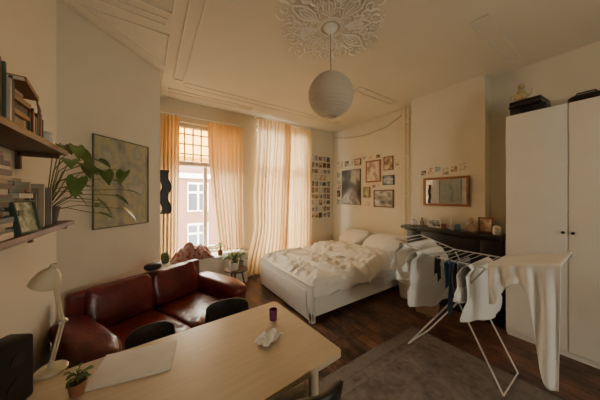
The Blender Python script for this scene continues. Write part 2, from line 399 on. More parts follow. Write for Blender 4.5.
# ================================================================ OUTSIDE
e=E('row_house',(1,12.5,-4),0,'red brick terraced house with white windows across the street','building')
b=MB(); b.box((0,.5,3.2),(22,1,6.4)); b.obj('facade',BRICK,e)
b=MB(); b.prism([(-11,-.15),(11,-.15),(11,1.2),(-11,1.2)],6.4,6.65); b.obj('cornice',WPAINT,e)
b=MB(); b.grid(lambda u,v:(-11+22*u,0+2.5*v,6.65+1.2*v),2,2); b.obj('roof',ROOF,e,solid=.1)
for r_ in range(3):
    for c_ in range(9):
        x=-9.2+c_*2.05; zz=.5+r_*2.1
        b=MB(); b.mi=0; b.box((x,-.03,zz+.75),(1.0,.06,1.5)); b.mi=1
        for dx in (-.25,.25): b.box((x+dx,-.065,zz+.50),(.40,.02,.86)); b.box((x+dx,-.065,zz+1.22),(.40,.02,.36))
        b.obj('window',[WPAINT,PANE],e)
MB().box((1,8.2,-4.05),(30,7.6,.1)).obj('street',STREET,label='grey street between the houses',cat='street',kind='structure')

# ================================================================ BED
e=E('bed',(1.56,2.80,0),0,'white double bed with rumpled white bedding against the wall','bed')
b=MB(); b.box((.02,0,.225),(.04,1.46,.41),bev=.008); b.box((.02,0,.44),(.06,1.48,.03),bev=.008); b.box((-.003,0,.24),(.012,1.26,.24),bev=.005); b.obj('footboard',WHITE,e)
b=MB()
b.box((2.13,0,.40),(.04,1.46,.72),bev=.01); b.box((2.13,0,.775),(.06,1.5,.03),bev=.008)
b.obj('headboard',WHITE,e)
for s in (-1,1): MB().box((1.08,s*.71,.22),(2.06,.03,.30),bev=.006).obj('side_rail',WHITE,e)
for x in (.03,2.13):
    for s in (-1,1): MB().box((x,s*.70,.06),(.06,.06,.12),bev=.006).obj('leg',WHITE,e)
MB().box((1.07,0,.335),(2.02,1.38,.21),bev=.04,seg=4).obj('mattress',MATT,e)
b=MB()
def rdg(v):
    q=abs(noise.noise(v)*2); return 1-math.sqrt(q*q+.02)+.14
def duv(u,v):
    x=.02+1.72*u; s=-.93+1.86*v; wv=.70
    side=abs(s)-wv
    wx=x+.12*noise.noise(Vector((x*3,s*3,7))); wy=s+.12*noise.noise(Vector((x*3,s*3,17)))
    nz=noise.noise(Vector((x*2.1,s*2.4,1.3)))*.03
    rg=rdg(Vector((wx*4.2+2,wy*6+wx*1.5,5.)))**2*.042
    rg2=rdg(Vector((wx*10,wy*8-wx*3,9.)))**2*.022
    z=.462+nz+rg+rg2
    y=s
    e0=max(0,.12-u*1.72)
    z-=e0*e0*6
    if side>0:
        k=min(side/.05,1)
        y=math.copysign(wv+.05*math.sin(min(side/.08,1)*math.pi/2)+.018*math.sin(x*17+s*3)*k,s)
        z-=side*1.0+.02*k*math.sin(x*9)
    z=max(z,.30)
    return (x+.02*noise.noise(Vector((s*4,x*3,0))),y,z)
b.grid(duv,120,120); b.obj('duvet',LINEN,e,solid=.02,smooth=80)
b=MB()
def duv2(u,v):
    x=.95+.75*u+.12*math.sin(v*5); s=-.80+1.3*v
    z=.535+.035*math.sin(math.pi*u)+.042*rdg(Vector((x*5,s*4,3.)))**2+.024*rdg(Vector((x*10,s*9,6.)))-.08*(2*u-1)**4
    if s<-.66: z-=(-.66-s)*1.6
    return (x,s,z)
b.grid(duv2,60,60); b.obj('blanket',LINEN,e,solid=.02,smooth=80)
for (x,y,rz,ry,z) in ((3.40,2.44,.12,-.5,.65),(3.42,3.14,-.1,-.55,.66)):
    b=MB(); b.puff((0,0,0),(.22,.32,.085),.55,wr=.12,seed=x*7+y,nu=40,nv=24)
    b.obj('pillow',LINEN,loc=(x,y,z),rot=(0,ry,rz),label='soft white pillow at the head of the bed',cat='pillow',group='pillows on the bed',smooth=80)

# ================================================================ SOFA
rs=R(26)
e=E('sofa',(.115,2.385,0),rs,'worn wine red leather two-seat sofa with wide padded arms','sofa')
e.scale=(.93,.95,.97)
b=MB(); b.box((0,.0,.19),(1.26,.78,.20),bev=.04,seg=3); b.obj('base',LEATHER,e)
def sag(p):
    return Vector((p.x,p.y,p.z-.014*math.cos(p.x*6)*(1 if p.z>0 else 0)+.016*noise.noise(Vector((p.x*11,p.y*9,p.z*4)))))
def sagb(p):
    k=.012*noise.noise(Vector((p.x*12,p.z*16,p.y*3+5)))
    return Vector((p.x,p.y-abs(k)*1.2,p.z-.018*math.cos(p.x*5.5)*(1 if p.z>0 else 0)+k))
for i,x in enumerate((-.255,.255)):
    MB().puff((x,-.13,.37),(.257,.35,.085),.22,wr=.05,seed=i,ez=.45,fn=sag,nu=56,nv=30).obj('seat_cushion',LEATHER,e,smooth=80)
    MB().puff((x,.285,.60),(.262,.09,.18),.26,rot=(R(-14),0,0),wr=.06,seed=i+3,ez=.42,fn=sagb,nu=56,nv=30).obj('back_cushion',LEATHER,e,smooth=80)
MB().box((0,.355,.41),(1.24,.10,.70),bev=.048,seg=5).obj('backrest_frame',LEATHER,e)
for s in (-1,1):
    b=MB(); b.puff((s*.60,-.02,.33),(.10,.41,.22),.28,wr=.03,seed=s*4,ez=.45); b.puff((s*.61,-.03,.52),(.12,.42,.09),.5,wr=.06,seed=s,ez=1.,nu=48,nv=24)
    b.obj('armrest',LEATHER,e,smooth=80)
for x in (-.54,.54):
    for y in (-.3,.33): MB().cyl((x,y,0),(x,y,.10),.022,.03).obj('leg',BLKM,e)
MB().puff((0,0,0),(.075,.05,.035),.6,wr=.1).obj('cap',BLACK,loc=(.02,2.70,.785),rot=(0,0,rs),label='small black cap lying on top of the sofa back',cat='cap')

# ================================================================ TABLE
rt=R(3)
e=E('dining_table',(.12,1.09,0),rt,'pale birch wood rectangular table','table')
b=MB()
hx,hy,cr=.66,.33,.03; pts=[]
for cx,cy,a0 in ((hx-cr,hy-cr,0),(-hx+cr,hy-cr,90),(-hx+cr,-hy+cr,180),(hx-cr,-hy+cr,270)):
    for i in range(7):
        a=R(a0+15*i); pts.append((cx+cr*math.cos(a),cy+cr*math.sin(a)))
b.prism(pts,.705,.73); b.obj('table_top',TABLE,e)
b=MB()
for s in (-1,1): b.box((0,s*.24,.665),(1.06,.02,.075)); b.box((s*.53,0,.665),(.02,.48,.075))
b.obj('apron',TABLE,e)
for x in (-.54,.54):
    for y in (-.24,.24): MB().tube([(x,y,.70),(x*1.02,y*1.02,0)],[.026,.018],12).obj('leg',TABLE,e)

def chair(loc,rz,label,top=.73,wd=.21):
    e=E('dining_chair',loc,rz,label,'chair',group='black dining chairs')
    MB().puff((0,0,.45),(.19,.19,.03),.4).obj('seat',BLACK,e,smooth=80)
    b=MB()
    def f(u,v):
        q=2*u-1
        z=.50+(top-.50)*v-.03*abs(q)**6*v
        return (wd*.86*q*(1-.05*v),.20-.05*q*q+.06*v,z)
    b.grid(f,24,10); b.obj('backrest',BLACK,e,solid=.022,smooth=80)
    for x in (-.15,.15):
        for y in (-.14,.16): MB().tube([(x,y,.43),(x*1.2,y*1.25,0)],[.014,.010],10).obj('leg',BLKM,e)
    return e
chair((.02,1.43,0),R(4),'black leather chair tucked under the far side of the table',.695,.15)
chair((.45,1.54,0),R(-14),'black leather chair pushed against the table near the sofa',.68,.19)
chair((.53,.86,0),R(176),'black leather chair at the near side of the table',.795,.14)

TZ=.73
e=E('desk_lamp',(-.36,1.42,TZ),0,'cream enamel architect desk lamp on the table','desk lamp')
b=MB(); b.lathe([(.052,0),(.054,.008),(.047,.016),(.014,.022),(.008,.045),(.0001,.045)],(0,0,0),28); b.obj('base',CREAM,e)
b=MB(); b.cyl((.005,0,.04),(.035,.02,.20),.004); b.cyl((-.005,.010,.04),(.023,.030,.20),.004); b.obj('lower_arm',CREAM,e)
b=MB(); b.cyl((.035,.02,.20),(.0,.02,.43),.004); b.cyl((.023,.030,.20),(-.010,.030,.43),.004); b.cyl((.020,.026,.19),(.042,.026,.205),.010); b.obj('upper_arm',CREAM,e)
b=MB(); rm=Matrix.Rotation(R(22),3,'Y')@Matrix.Rotation(R(10),3,'X')@Matrix.Scale(.85,3)
b.lathe([(.009,.075),(.014,.07),(.016,.05),(.030,.038),(.046,.015),(.055,-.015),(.060,-.045),(.056,-.045),(.050,-.015),(.03,.028),(.0001,.035)],(-.016,.022,.41),28,cap=False,mat=rm)
b.obj('lamp_shade',CREAM,e)

def leafpts(b,base,tip,w,cup=.15,heart=False):
    base=Vector(base); tip=Vector(tip); d=tip-base; side=d.cross(Vector((0,0,1)))
    if side.length<1e-4: side=Vector((1,0,0))
    side.normalize(); up=side.cross(d).normalized()
    def f(u,v):
        t=u
        ww=w*math.sin(math.pi*min(1,t*.92+.08)**(.55 if heart else .75))
        s=(v-.5)*2
        back=-.22*abs(s)**1.5*(1-t)**3 if heart else 0
        return base+d*(t+back)+side*s*ww+up*(abs(s)*ww*cup*1.5-d.length*.25*t*t)
    b.grid(lambda u,v:f(u,v),9,6)
def plant(name,loc,label,potr,poth,potmat,leaves,spread,height,lw,ll,mat,seed,hang=0.):
    rnd=random.Random(seed)
    e=E(name,loc,0,label,'potted plant')
    b=MB(); b.lathe([(potr*.7,0),(potr*.78,0.003),(potr,poth*.88),(potr*1.06,poth*.88),(potr*1.06,poth),(potr*.92,poth),(potr*.9,poth*.86),(.0001,poth*.86)],(0,0,0),24); b.obj('pot',potmat,e)
    b=MB(); b.lathe([(potr*.9,poth*.87),(potr*.5,poth*.9),(.0001,poth*.91)],(0,0,0),16); b.obj('soil',SOIL,e)
    b=MB(); b2=MB()
    for i in range(leaves):
        a=rnd.uniform(0,2*math.pi)
        rr=spread*rnd.uniform(.25,1); hh=height*rnd.uniform(.35,1)*(1-.3*rr/spread)-hang*rr
        end=Vector((math.cos(a)*rr,math.sin(a)*rr,poth+hh))
        b.tube([(0,0,poth*.85),(end.x*.3,end.y*.3,poth+hh*.7 if hh>0 else poth+.05),tuple(end)],.0035 if ll>.07 else .0018,5)
        l=ll*rnd.uniform(.7,1.15); a2=a+rnd.uniform(-.6,.6)
        leafpts(b2,end,end+Vector((math.cos(a2)*l,math.sin(a2)*l,rnd.uniform(-.6,.35)*l)),lw*rnd.uniform(.75,1.1))
    b.obj('stems',STEM,e); b2.obj('leaves',mat,e,smooth=80)
    return e
plant('potted_plant',(-.235,1.20,TZ),'tiny green plant in a brown pot on the table',.028,.05,TERRA,18,.035,.06,.008,.025,GREEN2,3)
b=MB(); b.box((0,0,.003),(.30,.215,.006),bev=.001); b.obj('notebook',PAPERW,loc=(-.05,1.27,TZ),rot=(0,0,R(-12)),label='open pale paper pad lying on the table',cat='notebook')
b=MB(); b.lathe([(.020,0),(.023,.002),(.026,.065),(.024,.065),(.021,.006),(.0001,.006)],(0,0,0),24,cap=False); b.obj('drinking_glass',GLASS,loc=(.635,1.24,TZ),label='small purple glass on the table',cat='glass')
b=MB()
def ts(u,v):
    x=(u-.5)*.14; y=(v-.5)*.09
    z=.016+.020*noise.noise(Vector((x*38,y*38,2)))+.012*noise.noise(Vector((x*80,y*80,5)))
    return (x+.010*noise.noise(Vector((y*60,x*50,8))),y,max(.002,z*(1-abs(u-.5)**2*1.5)))
b.grid(ts,26,26); b.obj('tissue',COTTON,loc=(.53,1.08,TZ),rot=(0,0,.4),label='crumpled white paper tissue on the table',cat='tissue',smooth=20)
b=MB(); b.box((0,0,.12),(.09,.11,.24),bev=.012); b.mi=1; b.cyl((.045,0,.07),(.049,0,.07),.034); b.cyl((.045,0,.17),(.049,0,.17),.022)
b.obj('speaker',[BLKM,BLACK],loc=(-.44,1.27,TZ),rot=(0,0,R(-30)),label='black desktop speaker on the table by the wall',cat='speaker')
MB().puff((0,0,.035),(.10,.06,.035),.6,wr=.15,seed=2).obj('pouch',BLACK,loc=(-.34,1.06,TZ),rot=(0,0,.4),label='black fabric pouch on the table',cat='pouch',smooth=80)

# ================================================================ SHELVES + BOOKS
def shelf(z,y0,y1,label):
    e=E('wall_shelf',(XW,(y0+y1)/2,z),0,label,'shelf')
    L=y1-y0
    MB().box((.10,0,-.014),(.20,L,.028),bev=.003).obj('board',SHELF,e)
    for s in (-1,1):
        b=MB(); b.box((.09,s*(L/2-.03),-.04),(.16,.02,.024)); b.box((.012,s*(L/2-.03),-.075),(.02,.02,.10)); b.obj('bracket',SHELF,e)
shelf(1.34,.75,2.08,'dark wooden wall shelf crowded with books and a plant')
shelf(1.775,.75,1.93,'dark wooden upper wall shelf holding stacked books')
bookcols=[(.42,.36,.28),(.07,.11,.08),(.22,.05,.035),(.05,.07,.10),(.50,.42,.30),(.16,.17,.14),(.30,.17,.08),(.09,.075,.07),(.55,.50,.42),(.06,.12,.13),(.26,.22,.18),(.03,.03,.03)]
BM=[M('book_cover_%d'%i,c,.6) for i,c in enumerate(bookcols)]
def book(loc,t,h,d,mat,flat=False,rz=0.,tilt=0.,group='books'):
    b=MB()
    if flat:
        b.mi=0; b.box((d/2,0,.0015),(d,h,.003)); b.box((d/2,0,t-.0015),(d,h,.003)); b.box((d-.0015,0,t/2),(.003,h,t-.006))
        b.mi=1; b.box((d/2-.003,0,t/2),(d-.008,h-.008,t-.0062))
    else:
        b.mi=0; b.box((d/2,-t/2+.0015,h/2),(d,.003,h)); b.box((d/2,t/2-.0015,h/2),(d,.003,h)); b.box((d-.0015,0,h/2),(.003,t-.006,h))
        b.mi=1; b.box((d/2-.003,0,h/2),(d-.008,t-.0062,h-.008))
    c='standing upright' if not flat else 'lying in a stack'
    b.obj('book',[mat,PAGE],loc=loc,rot=(tilt,0,rz),label='worn book %s on the wall shelf'%c,cat='book',group=group)
rb=random.Random(5)
for (yy,zt,w) in ((1.07,1.66,.17),(1.26,1.66,.16),(1.43,1.56,.14)):
    z=1.341
    while z<zt:
        t=rb.uniform(.009,.022); book((XW+.02,yy+rb.uniform(-.008,.008),z),t,w*rb.uniform(.85,1),rb.uniform(.13,.165),rb.choice(BM),True,group='books stacked on the lower shelf'); z+=t+.0005
y=1.53
while y<1.80:
    t=rb.uniform(.008,.020); book((XW+.015,y+t/2,1.341),t,rb.uniform(.15,.23),rb.uniform(.11,.15),rb.choice(BM),group='books standing on the lower shelf'); y+=t+.001
y=.95
while y<1.36:
    t=rb.uniform(.009,.022); book((XW+.015,y+t/2,1.776),t,rb.uniform(.18,.26),rb.uniform(.12,.16),rb.choice(BM),group='books standing on the upper shelf'); y+=t+.001
z=1.776
while z<1.95:
    t=rb.uniform(.012,.024); book((XW+.02,1.46,z),t,rb.uniform(.15,.18),rb.uniform(.12,.15),rb.choice(BM),True,group='books stacked on the upper shelf'); z+=t+.0005
book((XW+.01,1.46,z+.001),.02,.25,.18,BM[6],True,rz=R(8),group='books stacked on the upper shelf')
y=1.58
while y<1.78:
    t=rb.uniform(.009,.020); book((XW+.015,y+t/2,1.776),t,rb.uniform(.12,.18),rb.uniform(.10,.13),rb.choice(BM),group='books standing on the upper shelf'); y+=t+.001
PICG=M_picture('green_card',[(.08,.14,.08),(.30,.36,.25),(.6,.58,.48)],4,2)
def framed(name,loc,rot,w,h,fw,fm,pic,label,cat,dep=.02,group=None):
    e=E(name,loc,0,label,cat,group); e.rotation_euler=rot
    b=MB()
    b.box((0,0,h/2-fw/2),(w,dep,fw),bev=.003); b.box((0,0,-h/2+fw/2),(w,dep,fw),bev=.003)
    for s in (-1,1): b.box((s*(w/2-fw/2),0,0),(fw,dep,h-2*fw),bev=.003)
    b.obj('frame',fm,e)
    b=MB(); b.box((0,.002,0),(w-2*fw+.002,.006,h-2*fw+.002)); b.obj('picture' if cat!='mirror' else 'mirror_glass',pic,e)
    return e
framed('picture_frame',(XW+.185,1.42,1.412),(R(-10),0,R(78)),.12,.14,.008,BM[1],PICG,'small green framed card leaning against shelf books','picture frame')
b=MB(); b.lathe([(.03,0),(.035,.04),(.025,.07),(.03,.085),(.027,.085),(.0001,.05)],(0,0,0),20); b.obj('vase',CERW,loc=(XW+.13,1.85,1.776),label='small white ceramic vase on the upper shelf',cat='vase')
e=E('potted_plant',(XW+.11,1.92,1.341),0,'large trailing green plant with heart-shaped leaves on the shelf','potted plant')
b=MB(); b.lathe([(.04,0),(.045,.003),(.058,.08),(.062,.08),(.062,.095),(.053,.095),(.051,.08),(.0001,.08)],(0,0,0),24); b.obj('pot',BM[7],e)
b=MB(); b2=MB()
rp=random.Random(11)
tips=[(.10,.30,.42),(.20,.22,.36),(.05,.10,.42),(.14,-.05,.40),(.25,.10,.27),(.28,.35,.22),(.12,.45,.32),(.18,.02,.16),(.30,.20,.10),(.33,.42,.30),(.14,-.18,.30),(.24,-.06,.07),(.20,.40,.04),(.08,.25,.22),(.34,.30,.0),(.16,-.12,.20),(.22,.12,-.02),(.15,.2,.30),(.02,.35,.15),(.38,.36,.14),(.16,-.02,.30),(.1,.1,.12)]
for (x,y,z) in tips:
    b.tube([(0,0,.07),(x*.35,y*.35,.07+z*.7+.03),(x*.8,y*.8,.07+z),(x,y,.06+z)],.0025,6)
    a=math.atan2(y,x)+rp.uniform(-1.1,1.1); l=rp.uniform(.075,.115)
    leafpts(b2,(x,y,.06+z),(x+math.cos(a)*l,y+math.sin(a)*l,.06+z-rp.uniform(.01,.10)),rp.uniform(.034,.050),.12,True)
b.obj('stems',STEM,e); b2.obj('leaves',GREEN,e,smooth=80)
b=MB(); b.tube([(0,0,0),(.01,.03,.10),(.02,.02,.20),(.015,-.03,.28)],[.005,.014,.016,.003],8,flat=.4); b.tube([(0,0,0),(.02,-.03,.08),(.02,-.06,.14)],[.004,.011,.003],8,flat=.4)
b.obj('wall_ornament',SHELF,loc=(XW+.01,2.10,1.85),label='carved dark wooden leaf ornament on the wall',cat='ornament')

ang=R(45)
PT=M_picture('floral_paint',[(.17,.17,.14),(.27,.27,.22),(.36,.35,.28),(.46,.42,.24),(.32,.34,.27),(.44,.42,.36)],3.2,3.1,detail=6)
n=Vector((1,-1,0)).normalized()
framed('painting',(-.235+n.x*.012,2.935+n.y*.012,1.63),(0,0,ang),.585,.88,.009,BM[5],PT,'muted yellow and green floral painting hanging on the slanted wall','painting')
b=MB(); b.grid(lambda u,v:((u-.5)*.11+.022*math.sin(v*4*math.pi),0,(v-.5)*.56),6,40)
b.obj('wall_sculpture',BLACK,loc=(.155,3.33,1.55),rot=(0,0,R(5)),label='black wavy panel hanging at the wall edge',cat='wall sculpture',solid=.02,smooth=60)

# ================================================================ POSTERS
def flat_e(name,yc,zc,w,h,mat,label,grp,x=XE,tilt=0.,cat='photo'):
    b=MB(); b.box((0,0,0),(.004,w,h)); return b.obj(name,mat,loc=(x-.0012,yc,zc),rot=(tilt,0,0),label=label,cat=cat,group=grp)
PAL=[[(.02,.02,.02),(.3,.3,.28),(.75,.72,.66)],[(.35,.10,.06),(.6,.45,.3),(.8,.75,.65)],[(.05,.10,.18),(.3,.36,.42),(.7,.68,.6)],[(.10,.13,.06),(.35,.36,.2),(.7,.65,.5)],[(.10,.05,.03),(.45,.28,.15),(.8,.7,.5)],[(.55,.50,.42),(.75,.70,.62),(.3,.2,.15)],[(.5,.2,.2),(.2,.1,.12),(.7,.6,.55)],[(.04,.03,.03),(.12,.08,.06),(.45,.35,.25)]]
PM=[M_picture('photo_print_%d'%i,p,2.2,i*3.3) for i,p in enumerate(PAL)]
POST=M_picture('poster_print',[(.015,.015,.015),(.10,.10,.095),(.5,.48,.44),(.03,.03,.03)],1.8,6.6,detail=3)
framed('poster',(XE-.011,3.50,1.70),(0,0,R(90)),.56,.78,.012,BLKM,POST,'large black and white poster in a thin frame over the bed','poster')
framed('picture_frame',(XE-.011,2.90,2.0),(0,0,R(90)),.36,.44,.03,GOLD,PM[5],'wooden framed portrait print on the poster wall','picture frame')
framed('picture_frame',(XE-.011,2.66,1.45),(0,0,R(90)),.44,.34,.022,SHELF,PM[0],'dark framed print with white mount above the bed','picture frame')
used=[(3.50,1.70,.60,.82),(2.90,2.0,.40,.48),(2.66,1.45,.48,.38)]
for (yy,zz,ww,hh,fm,pm) in ((2.55,2.12,.20,.26,SHELF,4),(2.55,1.80,.24,.18,BLKM,2),(3.06,1.58,.17,.22,GOLD,3),(3.30,2.24,.17,.14,SHELF,1)):
    framed('picture_frame',(XE-.011,yy,zz),(0,0,R(90)),ww,hh,.014,fm,PM[pm],'small framed print among photos above the bed','picture frame',group='small frames above the bed'); used.append((yy,zz,ww+.04,hh+.04))
rr=random.Random(21)
def place_wall(ylo,yhi,zlo,zhi,n,x,grp,lab,rnd,wr=(.09,.14),gap=.012):
    k=0;tries=0
    while k<n and tries<20000:
        tries+=1
        w=rnd.uniform(*wr); h=w*rnd.choice((1.35,1.35,.75,1.)); y=rnd.uniform(ylo+w/2,yhi-w/2); z=rnd.uniform(zlo+h/2,zhi-h/2)
        if any(abs(y-a)<(w+c)/2+gap and abs(z-b_)<(h+d)/2+gap for a,b_,c,d in used): continue
        used.append((y,z,w,h)); flat_e('photo_print',y,z,w,h,rnd.choice(PM),lab,grp,x,rnd.uniform(-.05,.05)); k+=1
place_wall(2.34,3.96,1.27,2.34,12,XE,'prints on the bed wall','small photo print taped to the wall above the bed',rr,(.11,.15),.025)
place_wall(2.34,3.96,1.27,2.34,32,XE,'prints on the bed wall','small photo print taped to the wall above the bed',rr,(.065,.10),.018)
for i in range(6):
    yy=1.80-i*.105; flat_e('photo_print',yy,1.86+.02*((i*7)%3),.075,.095 if i%2 else .075,PM[i%8],'small print taped in a row above the mirror','prints above the mirror',3.55,.02*(i%3-1))
for j in range(10):
    for i in range(5):
        if rr.random()<.07: continue
        w=.104; h=rr.choice((.13,.13,.12,.09))
        x=3.10+i*.124+rr.uniform(-.006,.006); z=2.38-j*.148+rr.uniform(-.006,.006)
        b=MB(); b.box((0,0,0),(w,.004,h)); b.obj('photo_print',rr.choice(PM),loc=(x,YN-.0012,z),rot=(0,rr.uniform(-.03,.03),0),label='small photo print in a grid beside the curtain',cat='photo',group='photo grid beside the window')
b=MB(); b.tube([(3.742,4.05,2.93),(3.742,3.6,2.82),(3.742,3.1,2.78),(3.742,2.6,2.82),(3.742,2.28,2.95)],.008,6); b.obj('string_lights',CORD,label='pale cord strung along the wall below the ceiling',cat='string lights')
b=MB()
for dy in (0,.075): b.cyl((3.715,2.15+dy,.98),(3.715,2.15+dy,H),.010)
for z in (1.5,2.2,2.8): b.box((3.73,2.19,z),(.03,.11,.012))
TN[0]+=1
b.obj('trim_%d'%TN[0],ROSE,label='pair of thin white painted heating pipes',cat='pipes',kind='structure')

# ================================================================ FIREPLACE
e=E('fireplace',(3.55,1.40,0),0,'black marble fireplace with a mantel shelf','fireplace')
b=MB(); b.box((-.13,0,1.02),(.28,1.24,.045),bev=.006); b.box((-.11,0,.985),(.22,1.16,.03),bev=.004); b.obj('mantel_shelf',MARBLE,e)
b=MB()
for s in (-1,1): b.box((-.09,s*.47,.485),(.17,.20,.97),bev=.006); b.box((-.10,s*.47,.06),(.19,.22,.12),bev=.004)
b.box((-.085,0,.85),(.15,.74,.24),bev=.006); b.obj('surround',MARBLE,e)
b=MB(); b.box((-.01,0,.36),(.02,.74,.72)); b.obj('firebox',BLKM,e)
b=MB(); b.box((-.12,0,.015),(.24,1.2,.03)); b.obj('hearth',MARBLE,e)
framed('wall_mirror',(3.535,1.49,1.565),(0,0,R(90)),.60,.42,.035,GOLD,MIRROR,'reddish wooden framed rectangular mirror above the mantel','mirror',dep=.03)
MZ=1.0425
b=MB()
b.lathe([(.03,0),(.055,.02),(.06,.05),(.045,.085),(.02,.10),(.012,.125),(.0001,.125)],(0,0,0),20); b.obj('vase',CERW,loc=(3.40,1.88,MZ),label='round white ceramic gourd vase on the mantel',cat='vase')
b=MB(); b.lathe([(.02,0),(.03,.06),(.012,.09),(.012,.13),(.0001,.13)],(0,0,0),16); b.obj('bottle',BM[10],loc=(3.42,1.76,MZ),label='small brown bottle on the mantel',cat='bottle')
framed('picture_frame',(3.42,1.58,MZ+.062),(R(-8),0,R(90)),.17,.12,.01,WHITE,PM[0],'white framed black and white photo card on the mantel','picture frame')
for i,(y,c,hh) in enumerate(((1.44,2,.07),(1.33,0,.06),(1.27,9,.08))):
    b=MB(); b.lathe([(.02,0),(.028,.01),(.03,hh),(.026,hh),(.022,.012),(.0001,.012)],(0,0,0),18,cap=False); b.tube([(0,.028,hh*.8),(0,.05,hh*.7),(0,.05,hh*.35),(0,.028,hh*.25)],.004,6); b.obj('mug',BM[c],loc=(3.38,y,MZ),label='small ceramic mug on the mantel',cat='mug',group='mugs on the mantel')
b=MB(); b.lathe([(.035,0),(.05,.03),(.04,.08),(.02,.11),(.0001,.12)],(0,0,0),18); b.lathe([(.0001,.10),(.028,.12),(.033,.15),(.02,.18),(.0001,.185)],(0,0,0),16); b.obj('figurine',CARD,loc=(3.38,1.12,MZ),label='tan ceramic figurine on the mantel',cat='figurine')
framed('picture_frame',(3.44,.99,MZ+.10),(R(-6),0,R(90)),.15,.19,.018,GOLD,PM[1],'orange framed picture standing on the mantel','picture frame')
b=MB(); b.lathe([(.03,0),(.04,.02),(.04,.09),(.02,.11),(.0001,.11)],(0,0,0),18); b.obj('jar',CERW,loc=(3.38,.87,MZ),label='white lidded jar at the end of the mantel',cat='jar')
for i,y in enumerate((1.20,1.39)):
    b=MB(); b.lathe([(.03,0),(.032,.008),(.01,.014),(.01,.05),(.016,.06),(.011,.062),(.010,.16),(.0001,.165)],(0,0,0),16); b.obj('candle',CERW,loc=(3.47,y,MZ),label='white candle in a holder on the mantel',cat='candle',group='candles on the mantel')
e=E('cardboard_box',(3.02,1.48,0),R(15),'open brown cardboard box on the floor by the fireplace','box')
b=MB()
for s in (-1,1): b.box((s*.13,0,.15),(.005,.22,.30)); b.box((0,s*.11,.15),(.26,.005,.30))
b.box((0,0,.004),(.26,.22,.005)); b.obj('body',CARD,e)
b=MB(); b.box((0,-.145,.28),(.25,.005,.10),rot=(R(-55),0,0)); b.box((-.155,0,.285),(.005,.21,.08),rot=(0,R(-50),0)); b.obj('flap',CARD,e)
b=MB(); b.lathe([(.07,0),(.08,.01),(.10,.24),(.095,.24),(.075,.012),(.0001,.012)],(0,0,0),24,cap=False); b.obj('waste_bin',WHITE,loc=(3.15,1.86,0),label='white round bin beside the fireplace',cat='bin')

# ================================================================ WARDROBE
e=E('wardrobe',(3.20,.315,0),0,'tall plain white two-door wardrobe','wardrobe')
MB().box((.273,0,1.19),(.51,.87,2.34),bev=.003).obj('body',WHITE,e)
MB().box((.27,0,.03),(.49,.85,.06)).obj('plinth',WHITE,e)
for s in (-1,1):
    d=MB().box((.009,s*.2185,1.21),(.018,.430,2.30),bev=.002).obj('door',WHITE,e)
    b=MB(); b.lathe([(.006,0),(.006,.012),(.013,.016),(.013,.022),(.0001,.025)],(0,0,0),16,mat=Matrix.Rotation(R(-90),3,'Y')); b.obj('knob',BLKM,d,loc=(0,s*.03,1.16))
WZ=2.361
e=E('flight_case',(3.38,.60,WZ),R(4),'flat black case lying on top of the wardrobe','case')
MB().box((0,0,.04),(.30,.27,.075),bev=.018,seg=3).obj('body',BLACK,e)
MB().tube([(-.15,-.05,.04),(-.18,-.045,.04),(-.18,.045,.04),(-.15,.05,.04)],.006,6).obj('handle',BLKM,e)
e=E('folder_stack',(3.38,.60,WZ+.08),R(-5),'black ring folders piled on the case','folder')
MB().box((0,0,.014),(.30,.25,.026),bev=.004).obj('cover',BLKM,e); MB().box((0,0,.030),(.27,.24,.005)).obj('pages',PAGE,e)
MB().box((0,.0,.052),(.29,.24,.038),bev=.004).obj('cover',BLKM,e)
b=MB(); b.lathe([(.03,0),(.05,.015),(.055,.05),(.035,.08),(.03,.09),(.0001,.10)],(0,0,0),20); b.lathe([(.0001,.095),(.02,.10),(.03,.12),(.015,.14),(.0001,.145)],(0,0,0),16); b.tube([(0,-.05,.03),(0,-.08,.05),(0,-.085,.08)],.007,6); b.tube([(0,.05,.06),(0,.08,.06),(0,.08,.03),(0,.05,.025)],.005,6)
o=b.obj('teapot',M('gilt_ceramic',(.62,.54,.38),.3,col2=(.42,.30,.11),nscale=25),loc=(3.30,.65,WZ+.152),label='small cream and gold ceramic pot on the folders',cat='teapot'); o.scale=(1.35,1.0,1.35)
b=MB(); b.puff((0,0,.036),(.09,.11,.04),.6); b.tube([(0,-.09,.04),(-.03,-.05,.09),(-.03,.05,.09),(0,.09,.04)],.007,6); b.obj('handbag',BLACK,loc=(3.34,.22,WZ+.004),label='black leather handbag on top of the wardrobe',cat='handbag',smooth=80)

# ================================================================ RUG
e=MB(); e.box((1.72,.30,.006),(1.56,2.2,.012),bev=.003); e.mi=1
for (c,d) in (((1.72,1.33,.0125),(1.50,.10,.002)),((2.41,.28,.0125),(.10,2.0,.002)),((1.72,1.20,.0125),(1.2,.03,.002)),((2.28,.30,.0125),(.03,1.76,.002)),((1.02,.28,.0125),(.10,2.0,.002))): e.box(c,d)
e.obj('rug',[RUG,RUGB],label='faded grey brown patterned wool rug on the floorboards',cat='rug')

